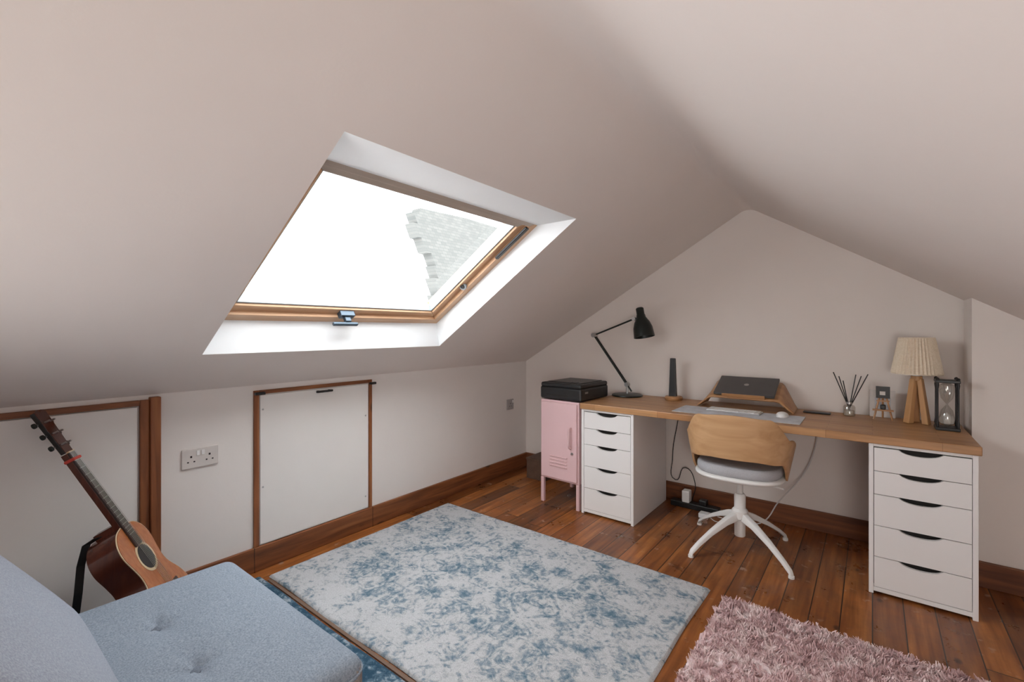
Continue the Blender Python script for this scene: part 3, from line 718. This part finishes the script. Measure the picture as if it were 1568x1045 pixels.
# ------------------------------------------------------------ acoustic guitar
gt=group('acoustic_guitar',(-2.15,.67,0))
A=Vector((-.262,-.411,.871)).normalized(); n0=Vector((.50,.86,0)); Nn=(n0-A*n0.dot(A)).normalized(); Wd=A.cross(Nn).normalized()
O=Vector((-2.130,.665,.070)); gs=.965
G=Matrix(((Wd.x*gs,A.x*gs,Nn.x*gs,O.x),(Wd.y*gs,A.y*gs,Nn.y*gs,O.y),(Wd.z*gs,A.z*gs,Nn.z*gs,O.z),(0,0,0,1)))
M['cedar']=wood('guitar_cedar_top',(.30,.09,.030),(.42,.15,.05),None,'Z',.25,scale=14)
M['mahog']=wood('guitar_mahogany',(.055,.012,.007),(.10,.024,.012),None,'Z',.2,scale=10)
M['fretb']=mat('fretboard',(.03,.015,.012),.4); M['binding']=mat('binding',(.6,.45,.28),.4)
kp=[(0,0),(.012,.075),(.05,.15),(.115,.192),(.18,.178),(.245,.132),(.285,.120),(.33,.127),(.39,.142),(.44,.128),(.475,.085),(.487,.03),(.488,0)]
def cr(t):
    n=len(kp)-1; i=min(int(t*n),n-1); f=t*n-i
    p=[kp[max(0,i-1)],kp[i],kp[i+1],kp[min(n,i+2)]]
    return [.5*((2*p[1][q])+(-p[0][q]+p[2][q])*f+(2*p[0][q]-5*p[1][q]+4*p[2][q]-p[3][q])*f*f+(-p[0][q]+3*p[1][q]-3*p[2][q]+p[3][q])*f**3) for q in (0,1)]
half=[cr(i/60) for i in range(61)]
outl=[(max(0,w_)*.93,s2) for s2,w_ in half]+[(-max(0,w_)*.93,s2) for s2,w_ in half[-2:0:-1]]
def gp(x,y,z): return G@Vector((x,y,z))
n=len(outl)
V=[gp(x,y,0) for x,y in outl]+[gp(x,y,-.1) for x,y in outl]
mk('body_sides',V,[(i,i+n,(i+1)%n+n,(i+1)%n) for i in range(n)],M['mahog'],gt,True)
mk('body_back',V[n:],[tuple(range(n))],M['mahog'],gt)
prism('soundboard',[gp(x*.985,.244+(y-.244)*.99,0) for x,y in outl],Nn*.003,M['cedar'],gt)
tube('binding',[tuple(gp(x,y,.0)) for x,y in outl]+[tuple(gp(*outl[0],0))],.0022,M['binding'],gt,False)
sh_y=.335
lathe('rosette',[(.05,0.0032),(.062,.0032),(.062,.0042),(.05,.0042)],gp(0,sh_y,0),M['binding'],gt,Nn,40,caps=False)
lathe('soundhole',[(.0,.0033),(.051,.0033),(.051,.0048),(0,.0048)],gp(0,sh_y,0),M['black'],gt,Nn,40,caps=False)
box('bridge',-.08,.08,.155,.183,.003,.012,M['fretb'],gt,.003,X=G)
box('saddle',-.036,.036,.172,.175,.012,.016,M['binding'],gt,X=G)
def taper(name,y0,y1,w0,w1,z0,z1,m):
    V=[gp(*p) for p in ((-w0,y0,z0),(w0,y0,z0),(w1,y1,z0),(-w1,y1,z0),(-w0,y0,z1),(w0,y0,z1),(w1,y1,z1),(-w1,y1,z1))]
    o=mk(name,V,[(0,3,2,1),(4,5,6,7),(0,1,5,4),(1,2,6,5),(2,3,7,6),(3,0,4,7)],m,gt); fixn(o); bev(o,.002); return o
taper('fretboard',.39,.835,.028,.0215,.003,.011,M['fretb'])
taper('neck',.47,.835,.026,.0205,-.018,.0035,M['mahog'])
taper('neck_heel',.475,.51,.026,.024,-.085,-.01,M['mahog'])
for i in range(16):
    y=.835-.645*(1-2**(-(i+1)/12))
    if y>.39: box(f'fret_{i+1}',-.0225,.0225,y-.001,y+.001,.011,.0122,M['steel'],gt,X=G)
box('nut',-.0215,.0215,.835,.840,.003,.013,M['binding'],gt,X=G)
taper('headstock',.838,1.02,.026,.036,-.012,.004,M['black'])
prism('headstock_veneer',[gp(x,y,.004) for x,y in ((-.026,.84),(.026,.84),(.036,1.02),(.012,1.028),(0,1.018),(-.012,1.028),(-.036,1.02))],Nn*.0015,M['mahog'],gt)
box('capo',-.027,.027,.80,.812,-.02,.017,M['red'],gt,.004,X=G)
for i in range(3):
    for sgn in (-1,1):
        y=.875+i*.05
        cyl(f'tuner_post_{i}_{sgn}',gp(sgn*.017,y,.004),gp(sgn*.017,y,.022),.0035,M['steel'],gt,n=10)
        cyl(f'tuner_shaft_{i}_{sgn}',gp(sgn*.026,y,-.010),gp(sgn*.050,y,-.010),.003,M['steel'],gt,n=8)
        lathe(f'tuner_key_{i}_{sgn}',[(.0,-.004),(.009,-.004),(.010,0),(.009,.004),(0,.004)],gp(sgn*.055,y,-.010),M['blackm'],gt,Nn,14,caps=False)
for i in range(6):
    x=-.018+i*.0072
    tube(f'string_{i+1}',[tuple(gp(x*1.4,.174,.0165)),tuple(gp(x,.838,.0135))],.0006,M['steel'],gt,False)
def ribbon(name,pts,w,m,parent,wd=Vector((0,1,0))):
    V=[];F=[]
    for i,p in enumerate(pts): V+=[Vector(p)-wd*w,Vector(p)+wd*w]
    for i in range(len(pts)-1): F.append((2*i,2*i+1,2*i+3,2*i+2))
    o=mk(name,V,F,m,parent); md=o.modifiers.new('s','SOLIDIFY'); md.thickness=.003; return o
ribbon('strap',[(-2.26,.40,.46),(-2.27,.37,.44),(-2.27,.355,.37),(-2.25,.345,.28),(-2.25,.335,.18),(-2.24,.33,.10),(-2.22,.32,.02)],.012,M['black'],gt)

# ------------------------------------------------------------ lights, world, camera
w=D.worlds.new('overcast_sky'); S.world=w; w.use_nodes=True; nt=w.node_tree
bg=nt.nodes['Background']; bg.inputs['Color'].default_value=(.94,.97,1,1); bg.inputs['Strength'].default_value=10.5
def area(name,loc,tgt,sx_,sy_,e,col,spread=180):
    l=D.lights.new(name,'AREA'); l.shape='RECTANGLE'; l.size=sx_; l.size_y=sy_; l.energy=e; l.color=col; l.spread=math.radians(spread)
    o=D.objects.new(name,l); COL.objects.link(o); o.location=loc
    o.rotation_euler=(Vector(tgt)-Vector(loc)).to_track_quat('-Z','Y').to_euler(); return o
area('fill_opposite',(.60,-1.0,.85),(-1.0,2.9,.95),.8,.7,10,(1,.97,.93),120)  # unseen fill lamp added to brighten the left and back; no window here
area('fill_rear',(-1.7,-1.15,.62),(1.0,1.3,1.35),1.0,.7,24,(1,.985,.98),130)  # fill lamp added behind the camera to lift the right ceiling
cam=D.cameras.new('camera'); co=D.objects.new('camera',cam); COL.objects.link(co)
co.location=(0,0,1.228); co.rotation_euler=(math.radians(90),0,math.radians(38.02))
cam.sensor_width=36; cam.lens=706/1568*36; cam.shift_y=-16.5/1568; cam.clip_start=.02
S.camera=co
S.view_settings.view_transform='Standard'; S.view_settings.look='None'; S.view_settings.exposure=0
